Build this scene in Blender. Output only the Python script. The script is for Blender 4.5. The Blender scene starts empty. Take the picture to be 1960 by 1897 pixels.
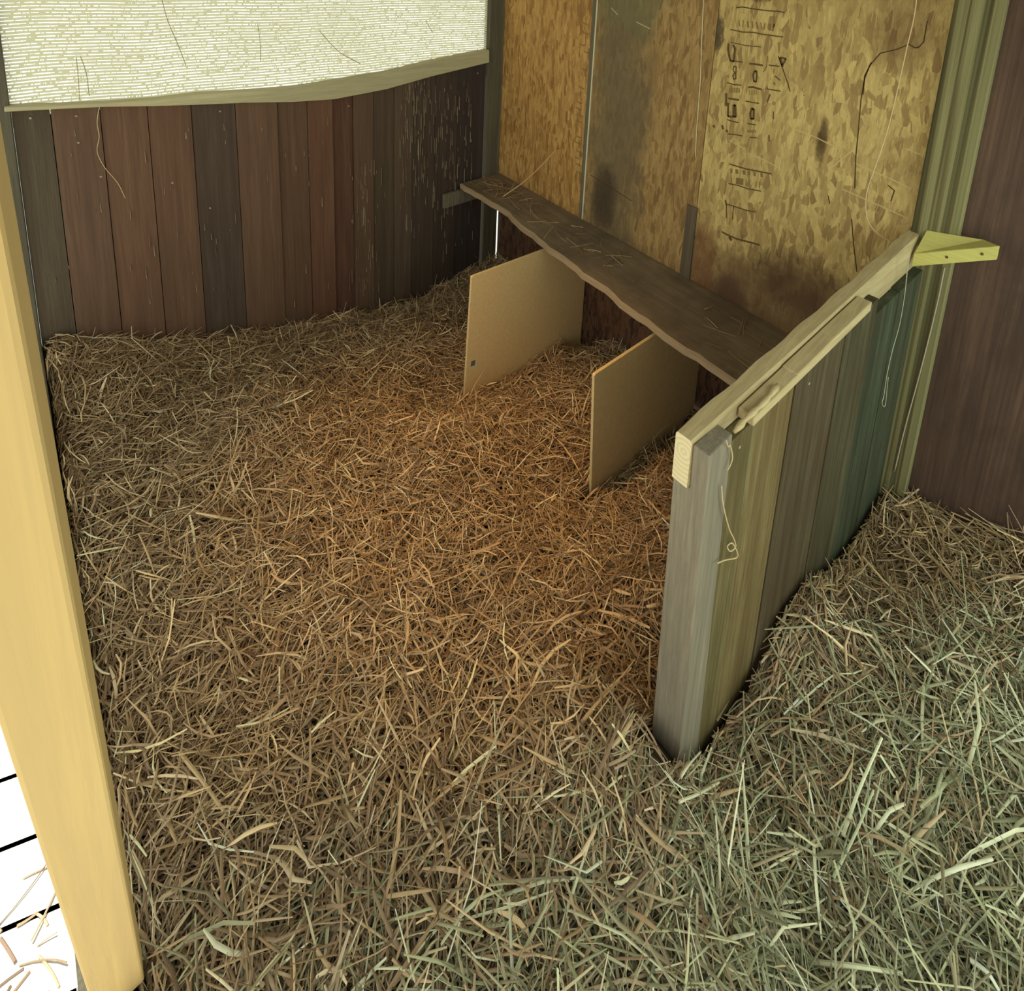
import bpy, bmesh, math, random
import numpy as np
from mathutils import Vector, Matrix
random.seed(7); rng = np.random.default_rng(11)
S = bpy.context.scene
COL = S.collection

# ---------------------------------------------------------------- camera
CAM = np.array([-2.2502, -2.8835, 1.9176]); YAW, PITCH, ROLL, F = .7833, .2006, .0635, 1128.4
PX, PY = 980 + 120.26, 948.5 - 814.03
d_ = np.array([math.cos(PITCH)*math.cos(YAW), math.cos(PITCH)*math.sin(YAW), -math.sin(PITCH)])
r0 = np.array([math.sin(YAW), -math.cos(YAW), 0]); u0 = np.cross(r0, d_)
r_ = math.cos(ROLL)*r0 + math.sin(ROLL)*u0; u_ = -math.sin(ROLL)*r0 + math.cos(ROLL)*u0
cd = bpy.data.cameras.new('camera'); cam = bpy.data.objects.new('camera', cd); COL.objects.link(cam)
cam.matrix_world = Matrix(((r_[0], u_[0], -d_[0], CAM[0]), (r_[1], u_[1], -d_[1], CAM[1]), (r_[2], u_[2], -d_[2], CAM[2]), (0, 0, 0, 1)))
cd.sensor_fit = 'HORIZONTAL'; cd.sensor_width = 36; cd.lens = 36*F/1960
cd.shift_x = -(PX-980)/1960; cd.shift_y = (PY-948.5)/1960
cd.clip_start = .02
S.camera = cam

# ---------------------------------------------------------------- light and exposure
S.view_settings.view_transform = 'Standard'; S.view_settings.look = 'None'
S.view_settings.gamma = 1; S.view_settings.use_curve_mapping = False
S.view_settings.exposure = 0.3
w = bpy.data.worlds.new('daylight'); S.world = w; w.use_nodes = True
bg = w.node_tree.nodes['Background']; bg.inputs[0].default_value = (.96, 1.0, .86, 1); bg.inputs[1].default_value = 1.15

def lamp(name, kind, loc, aim, power, color, **k):
    l = bpy.data.lights.new(name, kind); l.energy = power; l.color = color
    for a, b in k.items(): setattr(l, a, b)
    o = bpy.data.objects.new(name, l); COL.objects.link(o); o.location = loc
    o.rotation_euler = (Vector(aim)-Vector(loc)).to_track_quat('-Z', 'Y').to_euler(); return o
# sun nearly overhead on the deck outside
lamp('sun', 'SUN', (-2.9, -2, 6), (-2.9+.60, -2.1, 0.2), 5.0, (1, .97, .9), angle=.02)
# unseen warm spot above the frame, added for the orange glow on the bedding
lamp('warm_glow_spot', 'SPOT', (-1.15, -1.35, 2.2), (-1.12, -1.33, 0), 85, (1, .56, .2), spot_size=math.radians(54), spot_blend=1.0, shadow_soft_size=.05)
# daylight from the doorway behind the camera
lamp('doorway_light', 'AREA', (-.8, -4.05, 1.3), (-.85, -3.0, 0), 17, (.78, 1.0, .86), shape='RECTANGLE', size=1.2, size_y=1.8)

# ---------------------------------------------------------------- pixel -> world
def ray(px, py): return d_ + r_*(px-PX)/F - u_*(py-PY)/F
def on(px, py, n, c):
    n = np.array(n, float); wv = ray(px, py); return CAM + wv*((c - n@CAM)/(n@wv))
AL = .0461; NB = (math.sin(AL), math.cos(AL), 0)
def at_back(px, py, off=0.): return on(px, py, NB, off)
def at_x(px, py, x=0.): return on(px, py, (1, 0, 0), x)
def at_y(px, py, y): return on(px, py, (0, 1, 0), y)
def at_z(px, py, z): return on(px, py, (0, 0, 1), z)
def BW(t, off, z):   # point on the back wall: t metres left of the corner, off metres in front (negative = into the stall)
    return np.array([-t*math.cos(AL)+off*NB[0], t*math.sin(AL)+off*NB[1], z])
def tback(px, py): p = at_back(px, py); return math.hypot(p[0], p[1]), p[2]

# ---------------------------------------------------------------- object helpers
def tag(o, label=None, cat=None, group=None, kind=None):
    if label: o['label'] = label
    if cat: o['category'] = cat
    if group: o['group'] = group
    if kind: o['kind'] = kind
    return o
def empty(name, loc):
    o = bpy.data.objects.new(name, None); o.location = tuple(float(a) for a in loc); o.empty_display_size = .05; COL.objects.link(o); return o
def obj(name, verts, faces, mat, parent=None, col=None, smooth=False, bevel=0):
    me = bpy.data.meshes.new(name)
    off = np.array(parent.location) if parent is not None else np.zeros(3)
    pp = parent
    while pp is not None and pp.parent is not None: pp = pp.parent; off = off+np.array(pp.location)
    me.from_pydata([tuple(map(float, np.array(v)-off)) for v in verts], [], [tuple(f) for f in faces])
    bm = bmesh.new(); bm.from_mesh(me); bmesh.ops.recalc_face_normals(bm, faces=bm.faces); bm.to_mesh(me); bm.free()
    me.materials.append(mat)
    if smooth: me.polygons.foreach_set('use_smooth', [True]*len(me.polygons))
    if col is not None:
        a = me.color_attributes.new('Col', 'FLOAT_COLOR', 'POINT')
        a.data.foreach_set('color', np.array(col, dtype=np.float32).ravel())
    o = bpy.data.objects.new(name, me); COL.objects.link(o)
    if parent is not None: o.parent = parent
    if bevel:
        m = o.modifiers.new('bevel', 'BEVEL'); m.width = bevel; m.segments = 2; m.limit_method = 'ANGLE'
    return o
def hexa(p):  # 8 corners: bottom 4 then top 4
    return list(p), [(0, 3, 2, 1), (4, 5, 6, 7), (0, 1, 5, 4), (1, 2, 6, 5), (2, 3, 7, 6), (3, 0, 4, 7)]
def box(x0, x1, y0, y1, z0, z1):
    return hexa([(x0, y0, z0), (x1, y0, z0), (x1, y1, z0), (x0, y1, z0), (x0, y0, z1), (x1, y0, z1), (x1, y1, z1), (x0, y1, z1)])
def prism(poly, ext):
    """poly: list of 3D points, extruded by ext vector"""
    n = len(poly); a = [np.array(p, float) for p in poly]; b = [p+np.array(ext) for p in a]
    f = [tuple(range(n))[::-1], tuple(range(n, 2*n))] + [(i, (i+1) % n, n+(i+1) % n, n+i) for i in range(n)]
    return a+b, f
def join(parts):
    V, Fc = [], []
    for v, f in parts:
        k = len(V); V += list(v); Fc += [tuple(i+k for i in q) for q in f]
    return V, Fc
def tube(pts, r, n=6, taper=None):
    pts = [np.array(p, float) for p in pts]; V, Fc = [], []
    up = np.array([.3, .2, 1.])
    for i, p in enumerate(pts):
        t = pts[min(i+1, len(pts)-1)]-pts[max(i-1, 0)]; t /= np.linalg.norm(t)+1e-9
        a = np.cross(t, up); a /= np.linalg.norm(a)+1e-9; b = np.cross(t, a)
        rr = r*(taper[i] if taper else 1)
        for k in range(n):
            th = 2*math.pi*k/n; V.append(p+rr*(math.cos(th)*a+math.sin(th)*b))
    for i in range(len(pts)-1):
        for k in range(n):
            Fc.append((i*n+k, i*n+(k+1) % n, (i+1)*n+(k+1) % n, (i+1)*n+k))
    Fc.append(tuple(range(n))[::-1]); Fc.append(tuple((len(pts)-1)*n+k for k in range(n)))
    return V, Fc
def spline(P, n=6):
    P = [np.array(p, float) for p in P]; Q = [2*P[0]-P[1]]+P+[2*P[-1]-P[-2]]; out = []
    for i in range(1, len(Q)-2):
        for k in range(n):
            t = k/n; a, b, c, e = Q[i-1:i+3]
            out.append(.5*((2*b)+(-a+c)*t+(2*a-5*b+4*c-e)*t*t+(-a+3*b-3*c+e)*t**3))
    out.append(P[-1]); return out

# ---------------------------------------------------------------- materials
class NT:
    def __init__(s, name):
        s.m = bpy.data.materials.new(name); s.m.use_nodes = True; s.t = s.m.node_tree; s.n = s.t.nodes; s.l = s.t.links
        s.b = s.n['Principled BSDF']; s.b.inputs['Roughness'].default_value = .8; s.b.inputs['Specular IOR Level'].default_value = .2
        s.tc = s.n.new('ShaderNodeNewGeometry').outputs['Position']
    def set(s, sock, v):
        if hasattr(v, 'links') or isinstance(v, bpy.types.NodeSocket): s.l.new(v, sock)
        else: sock.default_value = v
    def map(s, scale=(1, 1, 1), rot=(0, 0, 0), loc=(0, 0, 0), src=None):
        n = s.n.new('ShaderNodeMapping'); s.l.new(src or s.tc, n.inputs[0]); n.inputs['Scale'].default_value = scale
        n.inputs['Rotation'].default_value = rot; n.inputs['Location'].default_value = loc; return n.outputs[0]
    def noise(s, vec, scale=5, detail=4, rough=.6, dist=0, out=0):
        n = s.n.new('ShaderNodeTexNoise'); s.l.new(vec, n.inputs['Vector']); n.inputs['Scale'].default_value = scale
        n.inputs['Detail'].default_value = detail; n.inputs['Roughness'].default_value = rough; n.inputs['Distortion'].default_value = dist
        return n.outputs[out]
    def vor(s, vec, scale=5, feat='F1', out='Color', rnd=1):
        n = s.n.new('ShaderNodeTexVoronoi'); n.feature = feat; s.l.new(vec, n.inputs['Vector']); n.inputs['Scale'].default_value = scale
        n.inputs['Randomness'].default_value = rnd; return n.outputs[out]
    def ramp(s, fac, stops, interp='LINEAR'):
        n = s.n.new('ShaderNodeValToRGB'); s.l.new(fac, n.inputs[0]); e = n.color_ramp.elements; n.color_ramp.interpolation = interp
        while len(e) < len(stops): e.new(.5)
        for i, (p, c) in enumerate(stops):
            e[i].position = p; e[i].color = (c, c, c, 1) if isinstance(c, (int, float)) else tuple(c)+(1,)
        return n.outputs[0]
    def mix(s, fac, a, b, mode='MIX'):
        n = s.n.new('ShaderNodeMix'); n.data_type = 'RGBA'; n.blend_type = mode
        s.set(n.inputs[0], fac)
        for k, v in ((6, a), (7, b)):
            if isinstance(v, tuple) and len(v) == 3: v = v+(1,)
            s.set(n.inputs[k], v)
        return n.outputs[2]
    def math(s, op, a, b=0., c=None):
        n = s.n.new('ShaderNodeMath'); n.operation = op; s.set(n.inputs[0], a); s.set(n.inputs[1], b)
        if c is not None: s.set(n.inputs[2], c)
        return n.outputs[0]
    def sep(s, v):
        n = s.n.new('ShaderNodeSeparateXYZ'); s.l.new(v, n.inputs[0]); return n.outputs
    def comb(s, x, y, z):
        n = s.n.new('ShaderNodeCombineXYZ')
        for i, v in enumerate((x, y, z)): s.set(n.inputs[i], v)
        return n.outputs[0]
    def attr(s, name='Col'):
        n = s.n.new('ShaderNodeAttribute'); n.attribute_name = name; return n.outputs['Color']
    def bump(s, h, strength=.4, dist=.004):
        n = s.n.new('ShaderNodeBump'); s.l.new(h, n.inputs['Height']); n.inputs['Strength'].default_value = strength; n.inputs['Distance'].default_value = dist
        s.l.new(n.outputs[0], s.b.inputs['Normal'])
    def done(s, col, rough=None):
        s.set(s.b.inputs['Base Color'], col if not (isinstance(col, tuple) and len(col) == 3) else col+(1,))
        if rough is not None: s.b.inputs['Roughness'].default_value = rough
        return s.m
    def blob(s, cx, cy, cz, rx, ry, rz, nz=.35, nscale=9):
        """irregular patch mask with its own outline"""
        x, y, z = s.sep(s.tc)
        def q(v, c, r_): return s.math('POWER', s.math('ABSOLUTE', s.math('DIVIDE', s.math('SUBTRACT', v, c), r_)), 2.)
        dd = s.math('ADD', s.math('ADD', q(x, cx, rx), q(y, cy, ry)), q(z, cz, rz))
        nn = s.noise(s.map((1, 1, 1)), nscale, 4, .65)
        dd = s.math('ADD', dd, s.math('MULTIPLY', s.math('SUBTRACT', nn, .5), nz*6))
        return s.ramp(dd, [(0, 1), (.35, .85), (1, 0)])

def wood(name, base, dark, axis=2, scale=1., grain=.6, use_col=False, blotch=None, rough=.75, bumpk=.35, pre=None):
    m = NT(name)
    if pre: m.tc = m.map(pre)
    sc = [38*scale]*3; sc[axis] = 1.6*scale
    g = m.noise(m.map(tuple(sc)), 1.0, 5, .65, .35)
    sc2 = [9*scale]*3; sc2[axis] = .55*scale
    g2 = m.noise(m.map(tuple(sc2), loc=(3, 5, 1)), 1.0, 3, .6, 1.2)
    gw = m.ramp(g, [(.32, 0), (.62, 1)]); g2w = m.ramp(g2, [(.35, 0), (.65, 1)])
    c = m.mix(m.math('MULTIPLY', gw, grain), base, dark); c = m.mix(m.math('MULTIPLY', g2w, grain*.6), c, dark)
    if blotch: c = m.mix(m.math('MULTIPLY', m.ramp(m.noise(m.map((2.3, 2.3, 1.4), loc=(7, 2, 4)), 1.6, 5, .7), [(.42, 0), (.66, 1)]), .75), c, blotch)
    sc3 = [150*scale]*3; sc3[axis] = 3.5*scale
    g3 = m.noise(m.map(tuple(sc3), loc=(1, 9, 4)), 1.0, 4, .7, .2)
    c = m.mix(m.math('MULTIPLY', m.ramp(g3, [(.44, 0), (.62, 1)]), grain*.75), c, dark)
    sc4 = [26*scale]*3; sc4[axis] = 5*scale
    g4 = m.noise(m.map(tuple(sc4), loc=(6, 2, 8)), 1.0, 5, .75, .8)
    c = m.mix(m.math('MULTIPLY', m.ramp(g4, [(.5, 0), (.75, 1)]), grain*.45), c, tuple(min(1, q*.35+p*.65) for p, q in zip(dark, base)))
    if use_col: c = m.mix(1.0, c, m.attr(), 'MULTIPLY')
    m.bump(g, bumpk, .003)
    return m.done(c, rough)

def osb_mat(name, light, mid, dark, extra=None, angs=((0.25, 46, 14, 1), (-.45, 60, 12, 5), (.6, 70, 18, 9))):
    m = NT(name)
    x, y, z = m.sep(m.tc)
    warp = m.noise(m.map((1, 1, 1)), 6, 2, .5, out=1)
    wn = m.n.new('ShaderNodeVectorMath'); wn.operation = 'MULTIPLY_ADD'; m.l.new(warp, wn.inputs[0]); wn.inputs[1].default_value = (.03, .05, .05); m.l.new(m.tc, wn.inputs[2]); P = wn.outputs[0]
    base = None
    for i, (ang, sx, sy, seed) in enumerate(angs):
        v = m.map((1, sx, sy), (ang, 0, 0), (seed, seed*.7, seed*.3), src=P)
        c = m.vor(v, 1.0, 'F1', 'Color')
        f = m.sep(c)[0]
        cc = m.ramp(f, [(0, dark), (.3, mid), (.62, light), (1, tuple(min(1, a*1.18) for a in light))])
        if base is None: base = cc
        else:
            k = m.ramp(m.sep(c)[1], [(.45, 0), (.5, 1)]) if i == 1 else m.ramp(m.sep(c)[1], [(.62, 0), (.68, 1)])
            base = m.mix(k, base, cc)
    fine = m.noise(m.map((1, 60, 20)), 1.2, 5, .7)
    base = m.mix(m.math('MULTIPLY', m.ramp(fine, [(.4, 0), (.7, 1)]), .45), base, dark)
    big = m.noise(m.map((1, 1, .8)), 3.2, 5, .65)
    base = m.mix(m.math('MULTIPLY', m.ramp(big, [(.5, 0), (.72, 1)]), .6), base, dark)
    for (ang, seed) in ((angs[0][0]+.5, 3), (angs[2][0]-1.0, 8)):      # thin pale strands on top
        st_ = m.noise(m.map((1, 95, 9), (ang, 0, 0), (seed, seed, seed), src=P), 1.0, 3, .6)
        base = m.mix(m.math('MULTIPLY', m.ramp(st_, [(.60, 0), (.68, 1)]), .55), base, tuple(min(1, a*1.35) for a in light))
        base = m.mix(m.math('MULTIPLY', m.ramp(st_, [(.30, 1), (.37, 0)]), .6), base, tuple(a*.6 for a in dark))
    if extra: base = extra(m, base)
    m.bump(fine, .5, .003)
    return m.done(base, .7)

def stain_mid(m, c):    # grey mildew runs down the middle sheet, brown drips near the shelf
    k = m.blob(0, -.98, 1.05, 9, .24, 1.3, .3, 5); c = m.mix(m.math('MULTIPLY', k, .75), c, (.125, .10, .06))
    k = m.blob(0, -1.0, 1.70, 9, .30, .20, .3, 7); c = m.mix(m.math('MULTIPLY', k, .5), c, (.16, .16, .08))
    k = m.blob(0, -.93, .62, 9, .10, .22, .3, 9); return m.mix(m.math('MULTIPLY', k, .8), c, (.045, .03, .02))
def stain_right(m, c):
    k = m.blob(0, -1.72, .42, 9, .10, .14, .3, 12); c = m.mix(m.math('MULTIPLY', k, .9), c, (.03, .02, .02))
    k = m.blob(0, -1.95, .42, 9, .9, .34, .35, 7); c = m.mix(m.math('MULTIPLY', k, .85), c, (.13, .065, .035)); k = m.blob(0, -1.56, .5, 9, .07, .35, .3, 9); c = m.mix(m.math('MULTIPLY', k, .5), c, (.22, .09, .04))
    k = m.blob(0, -2.05, .62, 9, .28, .16, .35, 9); c = m.mix(m.math('MULTIPLY', k, .6), c, (.085, .042, .022))
    k = m.blob(0, -1.50, 1.60, 9, .045, .10, .3, 14); c = m.mix(m.math('MULTIPLY', k, .9), c, (.035, .025, .02))
    k = m.blob(0, -1.68, 1.80, 9, .10, .05, .3, 14); c = m.mix(m.math('MULTIPLY', k, .9), c, (.03, .018, .015))
    k = m.blob(0, -2.02, 1.25, 9, .025, .13, .3, 16); c = m.mix(m.math('MULTIPLY', k, .85), c, (.055, .025, .01))
    k = m.blob(0, -2.25, 1.75, 9, .13, .22, .3, 8); return m.mix(m.math('MULTIPLY', k, .6), c, (.13, .06, .025))
M = {}
M['osb_a'] = osb_mat('osb_golden', (.50, .29, .095), (.41, .215, .065), (.27, .13, .04))
M['osb_b'] = osb_mat('osb_stained', (.38, .24, .095), (.32, .19, .07), (.22, .125, .048), stain_mid)
M['osb_c'] = osb_mat('osb_printed', (.56, .41, .16), (.46, .32, .12), (.30, .19, .075), stain_right, ((.9, 42, 17, 1), (-.5, 50, 20, 5), (1.75, 44, 14, 9)))
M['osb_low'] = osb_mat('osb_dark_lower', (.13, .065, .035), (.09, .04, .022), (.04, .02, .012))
M['plywood'] = wood('plywood_red_brown', (.16, .092, .06), (.055, .032, .026), 2, .6, .7, blotch=(.05, .032, .026))
M['siding'] = wood('siding_plank', (1, 1, 1), (.55, .5, .5), 2, 1.1, .7, use_col=True)
M['green_stud'] = wood('treated_stud', (.36, .34, .15), (.13, .12, .05), 2, .55, .9)
M['dark_stud'] = wood('weathered_stud', (.17, .15, .09), (.07, .06, .045), 2, 1, .7)
M['batten'] = wood('grey_batten', (.24, .20, .13), (.10, .085, .06), 2, 1, .7)
M['brown_batten'] = wood('brown_batten', (.20, .15, .09), (.09, .065, .045), 2, 1, .7)
M['sill'] = wood('pale_sill', (.56, .50, .30), (.33, .29, .17), 0, 1, .5)
M['shelf'] = wood('dusty_shelf_board', (.33, .245, .15), (.14, .10, .068), 1, .8, .55, blotch=(.12, .09, .06))
M['shelf_edge'] = wood('shelf_live_edge', (.46, .33, .20), (.28, .19, .11), 1, 1, .5)
M['divider'] = None
M['rail'] = wood('rail_wood', (.62, .50, .28), (.36, .26, .13), 0, .9, .6)
M['post'] = wood('grey_post', (.38, .32, .225), (.17, .145, .11), 2, 1.2, .7)
M['endgrain'] = None
M['plank'] = wood('partition_plank', (1.1, 1.1, 1.1), (.34, .29, .25), 2, .9, .85, use_col=True, blotch=(.55, .45, .4))
M['bracket'] = wood('yellow_board', (.66, .60, .18), (.42, .37, .13), 1, .8, .4)
M['doorpost'] = wood('yellow_pine', (.80, .55, .22), (.58, .40, .18), 2, .8, .6, bumpk=.08, pre=(1, .02, .6))
M['deck'] = wood('deck_board', (.72, .70, .64), (.5, .48, .44), 0, .8, .4)
m = NT('melamine_panel'); M['divider'] = m.done(m.mix(m.ramp(m.noise(m.map(), 60, 3), [(.4, 0), (.6, 1)]), (.68, .50, .25), (.63, .46, .23)), .6)
m = NT('end_grain'); rg = m.n.new('ShaderNodeTexWave'); rg.wave_type = 'RINGS'; rg.rings_direction = 'X'; m.l.new(m.map((1, 1, 1), loc=(0, 2.318, -.87)), rg.inputs[0]); rg.inputs['Scale'].default_value = 28; rg.inputs['Distortion'].default_value = 1.5
M['endgrain'] = m.done(m.mix(m.math('MULTIPLY', rg.outputs[1], .5), (.78, .66, .42), (.58, .45, .25)), .8)
def plain(name, c, rough=.8): m = NT(name); return m.done(c, rough)
M['twine'] = plain('twine', (.62, .46, .26)); M['ink'] = plain('black_ink', (.12, .075, .028)); M['ink2'] = plain('faded_ink', (.22, .145, .055)); M['nail'] = plain('nail', (.35, .33, .3), .4)
M['label'] = plain('paper_label', (.62, .52, .33)); M['label_ink'] = plain('label_ink', (.16, .12, .08)); M['caulk'] = plain('seam_tape', (.66, .60, .42), .6)
m = NT('straw'); c = m.attr(); nz = m.noise(m.map(), 90, 2); c = m.mix(m.math('MULTIPLY', nz, .5), c, m.mix(1.0, c, (.6, .55, .5, 1), 'MULTIPLY')); m.b.inputs['Specular IOR Level'].default_value = .35; M['straw'] = m.done(c, .55)
m = NT('bedding_under'); M['under'] = m.done(m.mix(m.noise(m.map(), 40, 4), (.06, .038, .02), (.018, .011, .006)), .95)
m = NT('roofing'); M['roof'] = m.done((.30, .26, .20))

# ---------------------------------------------------------------- setting: back wall of vertical boards
# boards between pixel seams (top seam x, bottom seam x)
t_left = 2.241
seams = [t_left]
for a, b in [((92, 210), (150, 640)), ((190, 205), (235, 640)), ((285, 203), (315, 640)), ((373, 200), (388, 635)), ((462, 197), (462, 632)), ((541, 195), (537, 630)), ((599, 190), (591, 620)), ((650, 180), (632, 610)), ((690, 178), (668, 600)), ((728, 150), (705, 590)), ((768, 150), (742, 580)), ((802, 140), (775, 570)), ((845, 130), (818, 560)), ((885, 130), (862, 500))]:
    seams.append(.5*(tback(*a)[0]+tback(*b)[0]))
seams.append(.118)
tones = [(.115, .088, .058), (.175, .105, .066), (.20, .112, .068), (.185, .105, .064), (.115, .08, .058), (.195, .115, .07), (.17, .098, .06), (.195, .10, .06), (.14, .07, .045), (.16, .10, .062), (.12, .085, .055), (.14, .098, .065), (.10, .072, .052), (.085, .06, .046), (.07, .052, .045)]
ZL = 1.16
parts, cols = [], []
SILL = [(8, 204, 214), (100, 201, 209), (200, 198, 205), (300, 190, 203), (380, 181, 201), (470, 175, 197), (560, 170, 196), (640, 157, 191), (740, 139, 171), (830, 118, 146), (937, 96, 120)]
_st = [(tback(a, .5*(b+c))) for a, b, c in SILL][::-1]
def zsill(t): return float(np.interp(t, [q[0] for q in _st], [q[1] for q in _st]))
for i in range(len(seams)-1):
    t0, t1 = seams[i]-.0015, seams[i+1]+.0015; ZA, ZB = zsill(t0), zsill(t1)
    if i == 0: t0 += .0008
    if i == len(seams)-2: t1 += .004
    o = .0 if i % 2 else .003
    if i in (6, 8): o = .012
    v, f = hexa([BW(t0, o, -.5), BW(t1, o, -.5), BW(t1, o+.02, -.5), BW(t0, o+.02, -.5), BW(t0, o, ZA), BW(t1, o, ZB), BW(t1, o+.02, ZB), BW(t0, o+.02, ZA)])
    parts.append((v, f)); cols += [tones[i]+(1,)]*8
    # backing strip closes the seam except beside the studs
    if 0 < i: parts.append(hexa([BW(seams[i]+.02, .023, -.5), BW(seams[i]-.02, .023, -.5), BW(seams[i]-.02, .03, -.5), BW(seams[i]+.02, .03, -.5), BW(seams[i]+.02, .023, ZL), BW(seams[i]-.02, .023, ZL), BW(seams[i]-.02, .03, ZL), BW(seams[i]+.02, .03, ZL)])); cols += [(.02, .015, .01, 1)]*8
# paint flecks and scratches on the boards
def back_flecks():
    P, Cc = [], []
    for k in range(330):
        if k < 60: px, py = random.uniform(100, 640), random.uniform(215, 600)
        elif k < 120: px, py = random.gauss(700, 18), random.uniform(320, 560)
        else: px, py = random.uniform(765, 905), random.triangular(140, 520, 200)
        if k % 9 == 0: px, py = random.uniform(775, 815), random.uniform(150, 260)
        t, z = tback(px, py); h = random.uniform(.004, .03)*(1 if k < 60 else 2.0); ww = random.uniform(.0006, .0022)
        P.append(prism([BW(t-ww, -.0022, z-h), BW(t+ww, -.0022, z-h*.8), BW(t+ww*.6, -.0022, z+h), BW(t-ww*.4, -.0022, z+h*.9)], np.array(NB)*.003))
        cc = random.choice([(.34, .26, .17), (.42, .34, .22), (.25, .18, .12)]); Cc += [cc+(1,)]*8
    for q in [(421, 213), (58, 226), (146, 222), (193, 338), (667, 203), (914, 140), (150, 273), (330, 350), (402, 398)]:
        t, z = tback(*q); rr = .0045
        P.append(prism([BW(t+rr*math.cos(a), -.003, z+rr*math.sin(a)) for a in np.linspace(0, 6.283, 9)[:-1]], np.array(NB)*.004)); Cc += [(.45, .38, .27, 1)]*16
    return P, Cc
P_, C_ = back_flecks()
v, f = join(parts+P_)
wb = obj('wall_back', v, f, M['siding'], col=cols+C_); tag(wb, kind='structure')
# wall above the window (out of frame)
v, f = hexa([BW(3.0, 0, 2.05), BW(0, 0, 2.05), BW(0, .03, 2.05), BW(3.0, .03, 2.05), BW(3.0, 0, 2.4), BW(0, 0, 2.4), BW(0, .03, 2.4), BW(3.0, .03, 2.4)])
tag(obj('trim_1', v, f, M['dark_stud']), kind='structure')
def stud_back(name, t0, t1, o0, o1, mat, z0=-.5, z1=2.35):
    v, f = hexa([BW(t0, o0, z0), BW(t1, o0, z0), BW(t1, o1, z0), BW(t0, o1, z0), BW(t0, o0, z1), BW(t1, o0, z1), BW(t1, o1, z1), BW(t0, o1, z1)])
    return tag(obj(name, v, f, mat, bevel=.003), kind='structure')
stud_back('trim_2', 2.62, t_left+.001, -.01, .04, M['dark_stud'])
stud_back('trim_3', .112, .0266, -.012, .05, M['dark_stud'])
stud_back('trim_4', .026, .0, -.004, .05, M['batten'])

# window: pale sill strip and woven shade cloth, bright daylight behind
win = empty('window_1', BW(1.2, .02, 1.5)); tag(win, kind='structure')
top = [(8, 204), (100, 201), (200, 198), (300, 190), (380, 181), (470, 175), (560, 170), (640, 157), (740, 139), (830, 118), (937, 96)]
bot = [(8, 214), (100, 209), (200, 205), (300, 203), (380, 201), (470, 197), (560, 196), (640, 191), (740, 171), (830, 146), (937, 120)]
rows = []
for (a, b) in zip(top, bot):
    A, B = at_back(*a, -.03), at_back(*b, -.03); e = np.array(NB)*.06
    jag = np.array([0, 0, random.uniform(-.004, .004)])
    rows += [A+jag, B+jag*.5, B+e, A+jag+e]
fc = []
for i in range(len(top)-1):
    for k in range(4): fc.append((4*i+k, 4*i+(k+1) % 4, 4*i+4+(k+1) % 4, 4*i+4+k))
fc += [(0, 1, 2, 3), tuple(4*(len(top)-1)+k for k in (3, 2, 1, 0))]
obj('window_sill', rows, fc, M['sill'], win, bevel=.004)
m = NT('woven_shade'); m.n.remove(m.b)
x, y, z = m.sep(m.tc)
zz = m.math('ADD', z, m.math('MULTIPLY', m.noise(m.map((2, 2, .5)), 1.5, 1), .02))
ROW = .0131
rw = m.math('DIVIDE', zz, ROW); fr = m.math('FRACT', rw); ri = m.math('FLOOR', rw)
edge = m.math('ABSOLUTE', m.math('SUBTRACT', fr, .5))
wid = m.noise(m.comb(m.math('MULTIPLY', x, 22.), m.math('MULTIPLY', ri, 9.7), 0.), 1, 3, .75)
big = m.noise(m.comb(m.math('MULTIPLY', x, 1.5), m.math('MULTIPLY', z, 1.5), 3.), 1, 2)
brk = m.noise(m.comb(m.math('MULTIPLY', x, 55.), m.math('MULTIPLY', ri, 5.3), 8.), 1, 2, .8)
gap = m.math('MULTIPLY', m.math('LESS_THAN', edge, m.math('ADD', m.math('MULTIPLY', wid, .42), m.math('SUBTRACT', m.math('MULTIPLY', big, .30), .215))), m.math('GREATER_THAN', brk, .43))
df = m.n.new('ShaderNodeBsdfDiffuse'); df.inputs[0].default_value = (.55, .51, .34, 1)
tr = m.n.new('ShaderNodeBsdfTranslucent'); tr.inputs[0].default_value = (.52, .49, .34, 1)
ms = m.n.new('ShaderNodeMixShader'); ms.inputs[0].default_value = .75; m.l.new(df.outputs[0], ms.inputs[1]); m.l.new(tr.outputs[0], ms.inputs[2])
tp = m.n.new('ShaderNodeBsdfTransparent'); mg = m.n.new('ShaderNodeMixShader'); m.l.new(gap, mg.inputs[0]); m.l.new(ms.outputs[0], mg.inputs[1]); m.l.new(tp.outputs[0], mg.inputs[2])
m.l.new(mg.outputs[0], m.n['Material Output'].inputs[0])
n_ = 24; vv = []
for i in range(n_+1):
    t = t_left+.01-(t_left-.1)*i/n_
    for zq in (1.12, 2.06): vv.append(BW(t, .022+.003*math.sin(i*1.3), zq))
obj('window_screen', vv, [(2*i, 2*i+2, 2*i+3, 2*i+1) for i in range(n_)], m.m, win)
# hay wisps caught in the shade cloth
wires = []
for P in [[(146, 110), (150, 150), (152, 190)], [(154, 108), (165, 140), (171, 184)], [(310, 0), (322, 42), (340, 84), (356, 125)], [(493, 45), (498, 80), (499, 118)], [(612, 60), (650, 100), (690, 122)], [(815, 40), (828, 62)]]:
    wires.append(tube(spline([at_back(*p, -.004) for p in P], 4), .0016, 4))
v, f = join(wires); obj('caught_wisps', v, f, plain('wisp', (.30, .26, .15)), win)

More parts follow.
